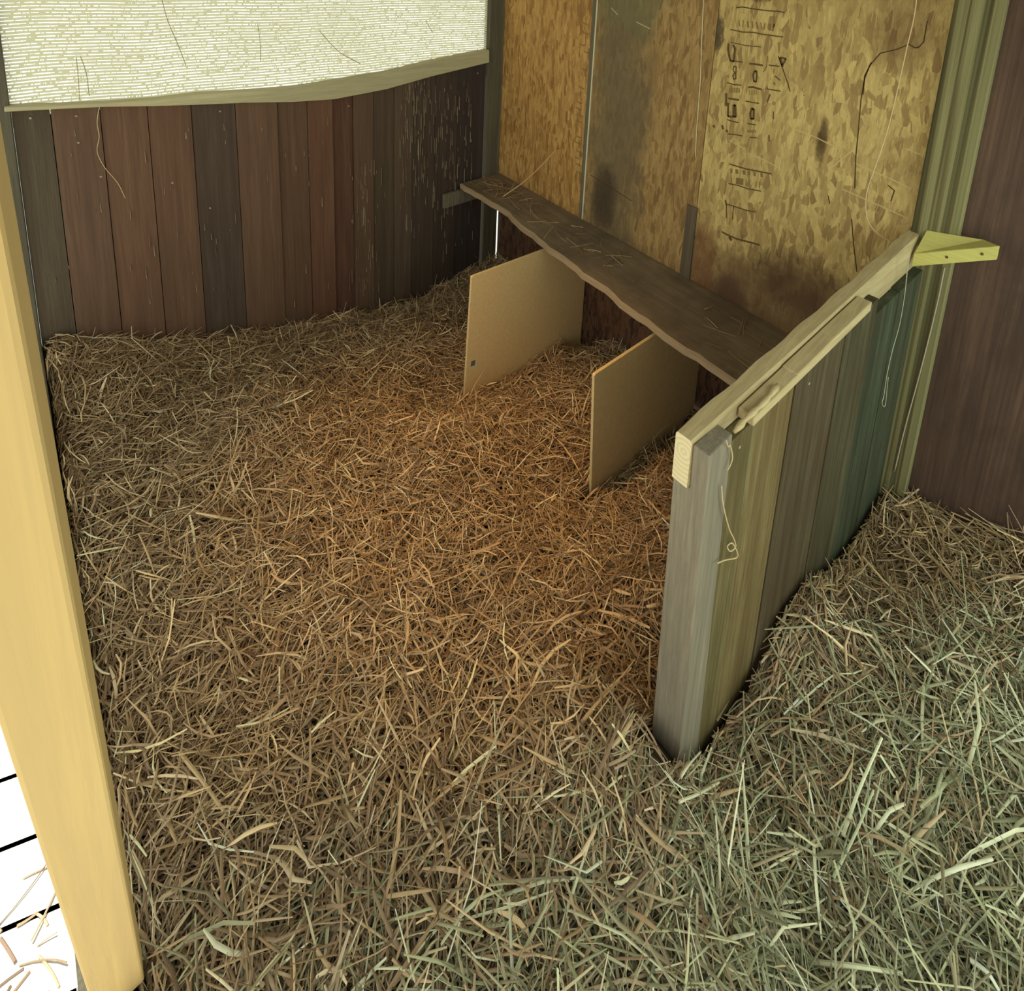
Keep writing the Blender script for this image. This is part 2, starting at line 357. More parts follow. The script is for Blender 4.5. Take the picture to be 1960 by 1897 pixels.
# ---------------------------------------------------------------- right wall: OSB sheets, stud and plywood
YS1, YS2, YST = -.765, -1.50, -2.385
def wallbox(name, y0, y1, z0, z1, mat, x0=0., x1=.03, parent=None, bevel=0):
    v, f = box(x0, x1, y1, y0, z0, z1); o = obj(name, v, f, mat, parent, bevel=bevel)
    if parent is None: tag(o, kind='structure')
    return o
wr = empty('wall_right', (0, -1.2, 0)); tag(wr, kind='structure')
wallbox('osb_sheet', .0, YS1+.002, .43, 2.4, M['osb_a'], parent=wr)
wallbox('osb_sheet', YS1-.002, YS2+.002, .33, 2.4, M['osb_b'], parent=wr)
wallbox('osb_sheet', YS2-.002, YST, .30, 2.4, M['osb_c'], parent=wr)
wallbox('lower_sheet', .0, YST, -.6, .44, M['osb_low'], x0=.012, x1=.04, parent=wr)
wallbox('plywood_sheet', YST-.0, -4.3, -.6, 2.4, M['plywood'], parent=wr)
wallbox('trim_5', YS1+.014, YS1-.008, .40, 2.4, M['batten'], x0=-.006, x1=0)
wallbox('trim_6', YS1-.008, YS1-.016, .40, 2.4, M['caulk'], x0=-.003, x1=.0)
wallbox('trim_7', YS2+.05, YS2-.006, .2, .78, M['brown_batten'], x0=-.008, x1=0)
# treated stud: face towards the stall
def stud_pt(px, py): return at_x(px, py, -.04)
yL0, yL1 = stud_pt(1830, 0), stud_pt(1741, 438); yR0, yR1 = stud_pt(1931, 0), stud_pt(1835, 438)
yl = .5*(yL0[1]+yL1[1]); yr = .5*(yR0[1]+yR1[1])
m = NT('treated_stud_striped'); x, y, z = m.sep(m.tc)
ws = m.noise(m.comb(m.math('MULTIPLY', y, 34.), m.math('MULTIPLY', z, .35), 0.), 1.0, 3, .5, .6)
fn = m.noise(m.map((80, 80, 3)), 1, 4)
c = m.ramp(ws, [(.36, (.05, .04, .016)), (.46, (.115, .09, .038)), (.58, (.29, .26, .125)), (.7, (.17, .155, .07))]); c = m.mix(m.math('MULTIPLY', fn, .35), c, (.10, .09, .04)); band = m.math('LESS_THAN', m.math('ABSOLUTE', m.math('ADD', y, 2.478)), .009); c = m.mix(m.math('MULTIPLY', band, .6), c, (.045, .04, .018)); m.bump(fn, .3, .002)
M['stud_striped'] = m.done(c, .75)
v, f = box(-.04, 0, yr, yl, -.5, 2.35); tag(obj('trim_8', v, f, M['stud_striped'], bevel=.004), kind='structure')

# stamped print on the OSB (illegible lot marks): strokes in thin ink
def strokes(name, lst, mat, wpx, x=-.0006):
    parts = []
    for P in lst:
        ww = wpx
        if isinstance(P[0], (int, float)): ww, P = P[0]*.75, P[1:]
        q = [at_x(a, b, x) for a, b in P]
        for a, b in zip(q[:-1], q[1:]):
            dv = b-a; L = np.linalg.norm(dv)+1e-9; nv = np.array([0, -dv[2], dv[1]])/L*ww*.0022/2*1.2; e = dv/L*.0008
            parts.append(prism([a-e-nv, b+e-nv, b+e+nv, a-e+nv], (.0005, 0, 0)))
    v, f = join(parts); return obj(name, v, f, mat, wr)
def z1(cx, cy): return 1360+cx/7.905, cy/7.905
def z2(cx, cy): return 1360+cx/7.905, 240+cy/7.905
def L(fn, *p): return [fn(a, b) for a, b in p]
ink = [L(z1, (390, 115), (480, 105), (620, 130), (760, 150), (900, 165), (1020, 170), (1120, 190)),
       L(z1, (300, 445), (480, 485), (650, 490), (790, 520), (1100, 560)), [2.0]+L(z1, (300, 640), (540, 690), (760, 710)),
       [5]+L(z1, (275, 660), (265, 740), (280, 840), (300, 920), (355, 930)), [5]+L(z1, (345, 680), (370, 740), (360, 850), (350, 930)), L(z1, (370, 925), (480, 940)),
       [4]+L(z1, (590, 962), (700, 975), (790, 990)), L(z1, (880, 985), (1040, 1005)),
       L(z1, (355, 1000), (340, 1060), (365, 1100), (335, 1150), (350, 1200), (385, 1190), (380, 1120), (388, 1010), (355, 1000)),
       [4]+L(z1, (670, 1070), (645, 1130), (655, 1230), (690, 1240), (700, 1150), (695, 1080), (670, 1070)),
       L(z1, (975, 1150), (1050, 1215)), L(z1, (955, 1250), (975, 1280)),
       L(z1, (250, 1250), (350, 1280), (465, 1290)), [4]+L(z1, (570, 1320), (650, 1320), (770, 1355)), L(z1, (850, 1345), (1060, 1380)),
       [4]+L(z1, (270, 1490), (350, 1500), (430, 1515)), L(z1, (530, 1530), (640, 1550), (730, 1565)), [5]+L(z1, (235, 1410), (235, 1600)),
       [5]+L(z1, (268, 1560), (262, 1760), (380, 1770), (375, 1590), (350, 1590), (345, 1760)),
       [5]+L(z1, (625, 1640), (600, 1720), (610, 1800), (650, 1800), (655, 1650), (625, 1640)),
       L(z1, (250, 1810), (330, 1835), (420, 1855)), L(z1, (560, 1870), (680, 1890)),
       [3]+L(z1, (900, 1430), (860, 1540)), L(z1, (950, 1690), (950, 1800)),
       [5]+L(z1, (1050, 870), (1090, 1010)), [4]+L(z1, (1060, 870), (1140, 890), (1090, 980)),
       [5]+L(z2, (40, 0), (60, 30)), [5]+L(z2, (175, 0), (190, 60)), [5]+L(z2, (235, 70), (255, 100)), L(z2, (260, 130), (380, 140), (480, 160)), L(z2, (600, 180), (700, 190)),
       [3]+L(z2, (885, 150), (885, 240)), [3]+L(z2, (290, 585), (450, 635), (540, 660), (700, 690), (920, 735)), L(z2, (270, 880), (420, 910), (560, 960), (760, 995)),
       [4]+L(z2, (225, 1130), (240, 1210)), L(z2, (240, 1190), (350, 1225), (560, 1290), (680, 1310)), L(z2, (240, 1210), (240, 1400)),
       [4]+L(z2, (170, 1610), (260, 1660), (400, 1720), (600, 1770), (740, 1810)), [7]+L(z2, (285, 1690), (315, 1740))]
strokes('stamped_print', ink, M['ink'], 1.9)
fad = []
for i, (a, b) in enumerate([(310, 350), (390, 450), (500, 560), (575, 600), (660, 690), (765, 790)]): fad.append([7 if i in (1, 2) else 5]+L(z2, (a+5, 650+.17*a*.8-35), (a+8, 715+.17*a*.8-40)))
for a in (320, 405, 440, 480, 540, 595, 690, 745): fad.append([6 if a in (405, 440, 480) else 2]+L(z2, (a, 780+.16*(a-300)), (a-6, 870+.16*(a-300))))
for i in range(9): a = 430+i*66; fad.append([random.choice((2, 3, 4))]+L(z1, (a, 300+.13*(a-430)), (a+random.uniform(-25, 25), 400+.13*(a-430))))
for i in range(7): a = 290+i*24; fad.append(L(z1, (a, 1330+.1*i), (a+4, 1400)))
for i in range(6): a = 590+i*26; fad.append([1.2]+L(z1, (a, 1360), (a-3, 1430)))
for i in range(6): a = 560+i*22; fad.append([2]+L(z2, (a, 70), (a+6, 110)))
fad.append(L(z1, (860, 850), (850, 1000), (800, 1090))); fad.append(L(z1, (960, 180), (960, 420)))
strokes('faded_print', fad, M['ink2'], 1.6)
edge = []
for (a, b) in [(1118, 44), (1118, 62), (1114, 86), (1122, 100), (1117, 133), (1112, 167), (1108, 196), (1107, 208), (1110, 220), (1107, 232), (1107, 262), (1104, 272), (1107, 290), (1104, 302), (1106, 315), (1108, 330)]:
    edge.append([3]+[(a-4, b-2), (a+random.uniform(0, 3), b+1), (a+6, b+random.uniform(0, 4))])
strokes('edge_print', edge, M['ink2'], 3)
# splinters and pale scratches on the sheet
scr = [[(1395, 268), (1425, 285)], [(1433, 293), (1470, 310), (1498, 326)], [(1515, 245), (1560, 262), (1605, 285)], [(1170, 15), (1182, 28)], [(1218, 42), (1244, 55)], [(1590, 322), (1635, 285)], [(1635, 312), (1700, 340), (1745, 362)], [(1735, 285), (1765, 297)], [(1612, 362), (1680, 392), (1738, 418)]]
strokes('scratches', scr, plain('raw_wood', (.56, .43, .20)), 1.6)
crk = [[(1757, 90), (1752, 92), (1740, 85), (1715, 95), (1685, 102), (1665, 125), (1655, 150), (1648, 190), (1643, 250), (1638, 300), (1636, 360)], [(1775, 40), (1768, 80), (1757, 92)], [(1668, 120), (1655, 145), (1652, 180)], [(1585, 375), (1588, 390)], [(1700, 355), (1712, 365), (1705, 385)], [(1630, 420), (1634, 470), (1640, 520)],
       [(1210, 385), (1130, 335)], [(1404, 395), (1402, 420)], [(1490, 108), (1508, 160), (1512, 175)]]
strokes('cracks', crk, plain('crack', (.08, .045, .018)), 1.5)

# left sill, roof, floor, deck
v, f = prism([(-2.31, -4.2, -.3), (-2.31, .1, -.3), (-2.31, .1, .24), (-2.31, -.3, .14), (-2.31, -1.2, .035), (-2.31, -2.2, .02), (-2.31, -4.2, .02)], (.071, 0, 0)); tag(obj('wall_left', v, f, M['dark_stud'], bevel=.004), kind='structure')
v, f = box(-2.50, .1, -4.3, .3, 2.36, 2.42); tag(obj('ceiling', v, f, M['roof']), kind='structure')

# ---------------------------------------------------------------- bedding height field
ctrl = []
def add(p): ctrl.append((p[0], p[1], p[2]))
for q in [(100, 648), (200, 650), (300, 650), (450, 640), (550, 625), (630, 612), (720, 598), (800, 572), (850, 540), (900, 508)]: add(at_back(*q))
add((-.03, -.1, -.10)); add((-.02, -.5, -.13))
for q in [(980, 715), (1060, 660)]: add(at_y(*q, -.835))
for q in [(895, 765)]: add(at_y(*q, -.835))
for q in [(1130, 930), (1200, 890), (1290, 835)]: add(at_y(*q, -1.61))
for q in [(1180, 655)]: add(at_x(*q)); 
add(at_x(1110, 690)); add(at_x(1330, 775)); add((0, -2.25, -.12))
for q in [(1255, 1425), (1308, 1465)]: add(at_y(*q, -2.34))
for q in [(1360, 1400), (1500, 1130), (1600, 1020)]: add(at_y(*q, -2.39))
for q in [(1705, 925), (1830, 978), (1955, 1020)]: add(at_x(*q))
for p in [(-2.23, -.5, .06), (-2.23, -1.2, .0), (-2.23, -2, 0), (-2.23, -3, 0), (-1.2, -3.2, .03), (-.3, -3.4, .12), (-1.2, -1.2, -.06), (-1.7, -1.7, 0), (-1.7, -.6, 0), (0, -4.2, .12), (-2.2, -4.2, 0), (-.5, -2.9, .04), (-1.0, -2.7, -.04), (-1.6, -2.5, -.02)]: add(p)
ctrl = np.array(ctrl)
hx = rng.uniform(0, 6.28, (10, 3)); hk = rng.normal(size=(10, 2))*9; ha = rng.uniform(.004, .010, 10)
holes = [at_z(660, 1530, -.02), at_z(965, 1580, -.02), at_z(985, 1640, -.02), at_z(1165, 770, -.1), at_z(1560, 1790, .03), at_z(1400, 1290, -.05)]
def H(x, y):
    x = np.asarray(x, float); y = np.asarray(y, float)
    d2 = (x[..., None]-ctrl[:, 0])**2+(y[..., None]-ctrl[:, 1])**2+.006
    wgt = d2**-1.35; h = (wgt*ctrl[:, 2]).sum(-1)/wgt.sum(-1)
    for i in range(10): h = h+ha[i]*np.sin(hk[i, 0]*x+hk[i, 1]*y+hx[i, 0])
    for q in holes: h = h-.045*np.exp(-((x-q[0])**2+(y-q[1])**2)/.0022)
    return h
nx, ny = 90, 170
gx = np.linspace(-2.24, -.0, nx); gy = np.linspace(-4.2, 0.0, ny)
GX, GY = np.meshgrid(gx, gy, indexing='ij'); yb = -GX*math.tan(AL)
GY2 = GY+(yb)*((GY+4.2)/4.2)
GZ = H(GX, GY2)-.022
V = np.stack([GX, GY2, GZ], -1).reshape(-1, 3); Fc = [(i*ny+j, (i+1)*ny+j, (i+1)*ny+j+1, i*ny+j+1) for i in range(nx-1) for j in range(ny-1)]
fl = obj('floor', V, Fc, M['under'], smooth=True); tag(fl, kind='structure')

# ---------------------------------------------------------------- straw bedding (one mass nobody could count)
def make_blades(n, xs, ys, zoff, lens, wids, cols, tilt, bend, NR=4, tri=True, az=None):
    """vectorised blades -> verts (n*NR*K), faces, colours"""
    az = rng.uniform(0, 2*np.pi, n) if az is None else az
    el = rng.normal(0, tilt, n); Lh = lens/2
    t = np.linspace(-1, 1, NR)
    dx, dy = np.cos(az)*np.cos(el), np.sin(az)*np.cos(el); dz = np.sin(el)
    bz = rng.normal(0, bend, n); bs = rng.normal(0, bend*1.2, n)
    kink = rng.uniform(-.6, .6, n); ka = rng.normal(0, 1, n)*(rng.random(n) < .25)*.35
    tt = t[None, :]
    off = Lh[:, None]*tt; curve = (tt**2-.4)*Lh[:, None]
    kk = np.maximum(0, tt-kink[:, None])*Lh[:, None]*ka[:, None]
    X = xs[:, None]+dx[:, None]*off-np.sin(az)[:, None]*(curve*bs[:, None]+kk)
    Y = ys[:, None]+dy[:, None]*off+np.cos(az)[:, None]*(curve*bs[:, None]+kk)
    Zl = dz[:, None]*off+curve*bz[:, None]
    Zf = H(X.ravel(), Y.ravel()).reshape(X.shape)
    zc = H(xs, ys)
    Z = .5*Zf+.5*zc[:, None]+zoff[:, None]+Zl
    Z = np.maximum(Z, Zf-.02)
    return X, Y, Z, az, wids, cols
def blocked(X, Y):
    lo, hi = X.min(1), X.max(1); ylo, yhi = Y.min(1), Y.max(1); K = X.shape[1]
    bad = (hi > -.003) | (lo < -2.236) | ((Y+X*math.tan(AL)).max(1) > -.004)
    q = Y+.062*(X+1.272)                     # slab of the partition: tips may touch it, never pass through
    mid = .5*(q[:, K//2]+q[:, K//2-1])
    near = hi > -1.285
    bad |= near & (mid > -2.385) & (mid < -2.288)
    bad |= near & (mid >= -2.288) & (q.min(1) < -2.286)
    bad |= near & (mid <= -2.385) & (q.max(1) > -2.372)
    for yd, xe in ((-.83, -.80), (-1.605, -.77)): bad |= (hi > xe-.004) & (ylo < yd+.008) & (yhi > yd-.008)
    bad |= (ylo < -4.18)
    return bad
def mesh_blades(name, data, mat, tri=True):
    X, Y, Z, az, wids, cols = data
    n, NR = X.shape
    P = np.stack([X, Y, Z], -1); roll = rng.normal(0, .5, n)
    sx = -np.sin(az)*np.cos(roll); sy = np.cos(az)*np.cos(roll); sz = np.sin(roll)
    s = np.stack([sx, sy, sz], -1)[:, None, :]
    tp = np.ones(NR); tp[0] = .65; tp[-1] = .45
    hw = (wids[:, None]/2*tp[None, :])[..., None]
    Lf = P-s*hw; Rt = P+s*hw
    if tri:
        up = P+np.array([0, 0, 1.])*hw*.7; R = np.stack([Lf, up, Rt], 2); K = 3
    else: R = np.stack([Lf, Rt], 2); K = 2
    V = R.reshape(-1, 3).astype(np.float32)
    base = (np.arange(n)*NR*K)[:, None, None]
    i = (np.arange(NR-1)*K)[None, :, None]
    if tri: q = np.array([[0, 1, 4, 3], [1, 2, 5, 4]])
    else: q = np.array([[0, 1, 3, 2]])
    Fq = (base[..., None]+i[..., None]+q[None, None]).reshape(-1, 4).astype(np.int32)
    me = bpy.data.meshes.new(name); me.vertices.add(len(V)); me.vertices.foreach_set('co', V.ravel())
    me.loops.add(len(Fq)*4); me.loops.foreach_set('vertex_index', Fq.ravel())
    me.polygons.add(len(Fq)); me.polygons.foreach_set('loop_start', np.arange(0, len(Fq)*4, 4, dtype=np.int32)); me.polygons.foreach_set('loop_total', np.full(len(Fq), 4, np.int32))
    me.update(calc_edges=True); me.materials.append(mat)
    cc = np.repeat(np.concatenate([cols, np.ones((n, 1))], 1), NR*K, axis=0).astype(np.float32)
    a = me.color_attributes.new('Col', 'FLOAT_COLOR', 'POINT'); a.data.foreach_set('color', cc.ravel())
    o = bpy.data.objects.new(name, me); COL.objects.link(o); return o
STRAW = np.array([(.33, .215, .105), (.42, .285, .15), (.25, .155, .075), (.52, .37, .20), (.19, .115, .06), (.36, .255, .15), (.60, .46, .28), (.29, .19, .11)])
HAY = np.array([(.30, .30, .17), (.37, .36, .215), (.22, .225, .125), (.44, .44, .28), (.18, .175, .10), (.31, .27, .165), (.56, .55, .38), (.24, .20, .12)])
def green_share(x, y):   # share of greener, longer blades, rising towards the near right side
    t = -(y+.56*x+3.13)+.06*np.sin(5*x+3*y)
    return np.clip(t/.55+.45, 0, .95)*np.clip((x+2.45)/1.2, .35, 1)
def cat(*Ds): return tuple(np.concatenate([d[k] for d in Ds]) for k in range(6))
def batch(n, layer):
    xs = rng.uniform(-2.235, -.01, n); ys = rng.uniform(-4.15, 0.1, n)
    keep = (ys > -3.35) | (rng.random(n) < .35); xs, ys = xs[keep], ys[keep]; n = len(xs)
    if layer == 3:      # wisps standing up along the walls
        e = rng.random(n); ys = np.where(e < .6, -rng.uniform(.03, .22, n), ys); xs = np.where(e >= .6, -rng.uniform(.02, .2, n), xs)
    hn = green_share(xs, ys); ish = rng.random(n) < hn
    lens = np.where(ish, rng.lognormal(math.log(.125), .45, n), rng.lognormal(math.log(.095), .42, n)); lens = np.clip(lens, .03, .32)
    wid = rng.lognormal(math.log(.0036), .35, n); wid = np.clip(wid*np.where(ys < -1.9, 1.2, 1.), .0015, .009); lens = lens*np.where(ys < -1.9, 1.15, 1.)
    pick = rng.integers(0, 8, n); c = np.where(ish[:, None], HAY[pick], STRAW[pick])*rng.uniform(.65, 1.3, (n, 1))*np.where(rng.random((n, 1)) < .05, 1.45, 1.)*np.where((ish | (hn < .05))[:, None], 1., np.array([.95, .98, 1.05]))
    c = np.clip(c*1.06, 0, .85)
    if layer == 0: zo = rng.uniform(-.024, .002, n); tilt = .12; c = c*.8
    elif layer == 3: zo = rng.uniform(.0, .04, n); tilt = .75; lens = lens*1.15; wid = wid*.75
    elif layer == 1: zo = rng.uniform(-.010, .020, n); tilt = .24
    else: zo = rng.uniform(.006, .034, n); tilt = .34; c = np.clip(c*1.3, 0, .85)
    D = make_blades(n, xs, ys, zo, lens, wid, c, tilt, .12)
    bad = blocked(D[0], D[1]); out = tuple(a[~bad] for a in D)
    # the ones that would cut a wall or board lie shorter and along it instead
    b = np.where(bad)[0]; az = np.where((xs[b] > -.12) | (xs[b] < -2.13), np.pi/2, 0)+rng.normal(0, .3, len(b))
    D2 = make_blades(len(b), xs[b], ys[b], zo[b], np.minimum(lens[b], .13)*.8, wid[b], c[b], tilt, .12, az=az)
    ok = ~blocked(D2[0], D2[1]); return cat(out, tuple(a[ok] for a in D2))
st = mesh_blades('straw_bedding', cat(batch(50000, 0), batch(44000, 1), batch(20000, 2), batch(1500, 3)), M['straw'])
tag(st, 'loose chopped straw and greenish hay bedding covering the whole stall floor', 'straw', kind='stuff')

# ---------------------------------------------------------------- nesting shelf
ZS = .445
sh = empty('nesting_shelf', (-.2, -1.1, ZS))
fr_px = [(897, 362), (915, 373), (960, 398), (1000, 434), (1050, 473), (1100, 510), (1125, 530), (1160, 553), (1200, 588), (1245, 620), (1300, 660), (1350, 692), (1393, 718)]
bk_px = [(950, 304), (1040, 362), (1115, 405), (1200, 470), (1300, 560), (1370, 612), (1440, 665)]
def shz(y): return .47+.035*y     # board sags slightly towards the partition
def shelf_pt(q):
    p = at_z(*q, ZS)
    for _ in range(6): p = at_z(*q, shz(p[1]))
    return p
front = [shelf_pt(q) for q in fr_px]
front = [np.array([min(p[0], -.2), min(p[1], .0), shz(p[1])]) for p in front]
front[0] = np.array([front[0][0], -.012, shz(0)])
front[-1][1] = -2.355
def fx(y):
    ys = [p[1] for p in front][::-1]; xs = [p[0] for p in front][::-1]; return float(np.interp(y, ys, xs))
ysamp = np.linspace(-2.355, -.012, 46); V = []
for i, y in enumerate(ysamp):
    wv = .004*math.sin(y*23)+.003*math.sin(y*51+1); z = shz(y); x0 = fx(y)+wv
    V += [(-.004, y, z), (x0+.012, y, z), (x0, y, z-.006), (x0+.002, y, z-.030), (x0+.014, y, z-.034), (-.004, y, z-.034)]
Fc = []; mi = []
for i in range(len(ysamp)-1):
    for k in range(6): Fc.append((6*i+k, 6*i+(k+1) % 6, 6*i+6+(k+1) % 6, 6*i+6+k)); mi.append(1 if k in (1, 2, 3) else 0)
Fc += [tuple(range(6)), tuple(6*(len(ysamp)-1)+k for k in range(5, -1, -1))]; mi += [0, 0]
bd = obj('board', V, Fc, M['shelf'], sh); bd.data.materials.append(M['shelf_edge'])
for p, k in zip(bd.data.polygons, mi): p.material_index = k
tag(sh, 'long dusty wooden shelf board with a pale live edge, running along the chipboard wall', 'shelf')
# cleat under its far end, nailed to the back wall
c0 = at_back(850, 345, -.03); tc0 = math.hypot(c0[0], c0[1])
v, f = hexa([BW(tc0, -.036, .335), BW(.12, -.036, .345), BW(.12, -.014, .345), BW(tc0, -.014, .335), BW(tc0, -.036, .425), BW(.12, -.036, .434), BW(.12, -.014, .434), BW(tc0, -.014, .425)])
cl = obj('cleat', v, f, M['batten'], sh, bevel=.002); cl['label'] = 'short grey support cleat under the far end'

def loose(name, n, samp, zf, lens, wid, label, catg, cols=STRAW, tilt=.08):
    out_v, out_f, out_c = [], [], []
    for _ in range(n):
        x, y = samp(); a = random.uniform(0, 6.283); Ln = random.uniform(*lens); b = random.uniform(-.25, .25); e = random.gauss(0, tilt)
        P = []
        for t in np.linspace(-.5, .5, 5):
            xx = x+math.cos(a)*Ln*t-math.sin(a)*b*Ln*(t*t); yy = y+math.sin(a)*Ln*t+math.cos(a)*b*Ln*(t*t)
            P.append((xx, yy, zf(xx, yy)+.003+abs(e)*Ln*(t+.5)))
        vv, ff = tube(P, random.uniform(*wid), 4); k = len(out_v); out_v += vv; out_f += [tuple(i+k for i in q) for q in ff]
        c = cols[random.randrange(8)]*random.uniform(.8, 1.25); out_c += [tuple(c)+(1,)]*len(vv)
    o = obj(name, out_v, out_f, M['straw'], col=out_c); tag(o, label, catg, kind='stuff'); return o
def sh_samp():
    r = random.random(); y = -random.uniform(.06, .3) if r < .4 else -random.uniform(.3, 1.25) if r < .85 else -random.uniform(1.3, 2.2)
    return random.uniform(fx(y)+.08, -.08), y
loose('shelf_litter', 105, sh_samp, lambda x, y: shz(y), (.04, .15), (.0008, .002), 'dry hay scraps scattered along the dusty shelf top', 'hay', STRAW*1.1, .12)

# ---------------------------------------------------------------- nest dividers
def divider(y, tf, bf, tb, label, sticker=False):
    T = at_y(*tf, y); B = at_y(*bf, y); U = at_y(*tb, y)
    zt = T[2]; zu = min(U[2], shz(y)-.036)
    root = empty('nest_divider', (T[0], y, B[2]))
    zb = -.42
    xf = .5*(T[0]+B[0])
    poly = [(T[0]+.006, y, T[2]+.001), (T[0]+.001, y, T[2]-.002), (T[0], y, T[2]-.007), (B[0]+(B[0]-T[0])*.5, y, B[2]-.12), (-.004, y, zb), (-.004, y, shz(y)-.037), (U[0], y, min(U[2]+.004, shz(y)-.037))]
    v, f = prism(poly, (0, .013, 0)); obj('panel', v, f, M['divider'], root, bevel=.0015)
    tag(root, label, 'divider', 'pale panels under the shelf')
    if sticker:
        e = -.0008
        q = [at_y(a, b, y+e) for a, b in ((899, 689), (914, 684), (913, 704), (898, 709))]
        v, f = prism(q, (0, .0006, 0)); st_ = obj('sticker', v, f, M['label'], root)
        q = [at_y(a, b, y+2*e) for a, b in ((902, 692), (910, 689), (909, 699), (901, 702))]
        v, f = prism(q, (0, .0006, 0)); obj('sticker_print', v, f, M['label_ink'], st_)
divider(-.835, (903, 530), (890, 765), (1045, 478), 'pale tan divider panel with a tiny sticker, under the shelf nearer the back corner', True)
divider(-1.61, (1138, 718), (1130, 930), (1265, 635), 'pale tan divider panel under the shelf, the one nearer the wooden partition')

# ---------------------------------------------------------------- stall partition
YI, YO = -2.294, -2.379          # stall-side face and post outer face
pt = empty('stall_partition', (-1.23, -2.34, -.1))
LX = -1.272
SY, SZ = .062, .103      # the partition is set slightly askew and rises towards the wall
def W(v): return [(p[0], p[1]-SY*(p[0]-LX), p[2]+SZ*(p[0]-LX)*min(1, max(0, (p[2]+.4)/1.3))) for p in v]
def at_p(px, py, off): return on(px, py, (SY, 1, 0), off+SY*LX)
def ztop(x): return .905+.004*math.sin(3*x)
# top rail: 2x4 on edge, end grain towards the camera
rail, fcs = [], []
xs_ = np.linspace(LX-.003, -.004, 30)
for i, x in enumerate(xs_):
    wv = .0025*math.sin(x*31); z = ztop(x)
    rail += [(x, YI+wv+.0, z-.118), (x, YI-.042, z-.118), (x, YI-.042, z-.004), (x, YI-.038, z), (x, YI+.0-.002+wv, z), (x, YI+wv+.002, z-.006)]
for i in range(len(xs_)-1):
    for k in range(6): fcs.append((6*i+k, 6*i+(k+1) % 6, 6*i+6+(k+1) % 6, 6*i+6+k))
fcs += [tuple(range(6)), tuple(6*(len(xs_)-1)+k for k in range(5, -1, -1))]
ro = obj('top_rail', W(rail), fcs, M['rail'], pt); ro.data.materials.append(M['endgrain'])
ro.data.polygons[len(fcs)-2].material_index = 1
# end post, notched behind the rail
zb = -.40; y2 = YI-.043
foot = -.0
v, f = prism([(LX, YO, zb), (LX, YI, zb), (LX, YI, .785), (LX, y2, .785), (LX, y2, .90), (LX, YO, .90)], (.092, 0, 0))
# slight outward lean of the foot
def lean(v): return [(p[0]+max(0, (.9-p[2]))*.045, p[1], p[2]) for p in v]
po = obj('end_post', lean(v), f, M['post'], pt, bevel=.004); po['label'] = 'grey weathered end post'
# outer boards: seams by pixel on the outer face
YF = YO+.012
def bx(px, py): return at_p(px, py, YF)[0]
sx_top = [(1378, 790), (1440, 749), (1522, 677), (1611, 605), (1668, 553), (1739, 478)]
sx_bot = [(1340, 1400), (1397, 1306), (1470, 1173), (1576, 1020), (1640, 930), (1700, 807)]
xb = [LX+.075]
for a, b in zip(sx_top[1:-1], sx_bot[1:-1]): xb.append(.6*bx(*a)+.4*bx(*b))
xb.append(-.045)
xb = sorted(xb)
tn = [(.25, .21, .095), (.30, .235, .105), (.155, .122, .07), (.135, .12, .068), (.10, .12, .075)]
tops = [.86, .886, .868, .862, .80]
k = 0
for i in range(len(xb)-1):
    n2 = 2 if xb[i+1]-xb[i] > .26 else 1
    for j in range(n2):
        a = xb[i]+(xb[i+1]-xb[i])*j/n2+.0015; b = xb[i]+(xb[i+1]-xb[i])*(j+1)/n2-.0015
        o2 = YF+(.003 if (k % 2) else 0)
        zt = tops[min(i, 4)]
        v, f = hexa([(a, o2, zb), (b, o2, zb), (b, y2+.0-.001, zb), (a, y2-.001, zb), (a, o2, zt), (b, o2, zt-.004), (b, y2-.001, zt-.004), (a, y2-.001, zt)])
        obj('board', W(v), f, M['plank'], pt, col=[tuple(tn[min(i, 4)])+(1,)]*8, bevel=.0015); k += 1
print('BOARDS', xb)
# stall-side boards below the rail
for i in range(8):
    a = LX+.095+i*.147; b = a+.144
    v, f = box(a, min(b, -.01), YI-.02, YI-.004, zb, .785); obj('board', W(v), f, M['plank'], pt, col=[(.36, .27, .17, 1)]*8)
# thin cleats along the top outside, with a broken fibrous end near the post
for (p0, p1, wz) in [((1440, 748), (1524, 676), .02), ((1522, 680), (1596, 607), .022), ((1594, 610), (1664, 553), .018)]:
    a = at_p(*p0, YF)[0]; b = at_p(*p1, YF)[0]; zz = .897
    v, f = box(a, b, YF-.014, y2-.002, zz-.03, zz-.004+random.uniform(-.003, .003)); obj('top_cleat', W(v), f, M['rail'], pt, bevel=.003)
v, f = tube(spline([(-1.17, YF-.002, .885), (-1.12, YF-.006, .898), (-1.05, YF-.004, .892), (-.99, YF, .895)], 4), .007, 6, [.5]+[1+.3*math.sin(i*2.1) for i in range(12)]); obj('splintered_edge', W(v), f[:], M['rail'], pt, smooth=True)
# nail heads on the post and boards
def nail(P, nrm, r=.004, par=None):
    n = np.array(nrm, float); a = np.cross(n, (0, 0, 1)); a /= np.linalg.norm(a); b = np.cross(n, a); P = np.array(P, float)
    ring = [P+n*.001+r*(math.cos(t)*a+math.sin(t)*b) for t in np.linspace(0, 6.283, 9)[:-1]]
    v, f = prism(ring, n*-.003); return (v, f)
for P in ((bx(1399, 745)+.07, YF, .82), (bx(1558, 676), YF, .80)):
    v, f = nail(P, (0, -1, 0)); obj('nail_head', W(v), f, M['nail'], pt)
tag(pt, 'waist-high wooden stall partition of upright boards with grey end post and pale top rail', 'partition')

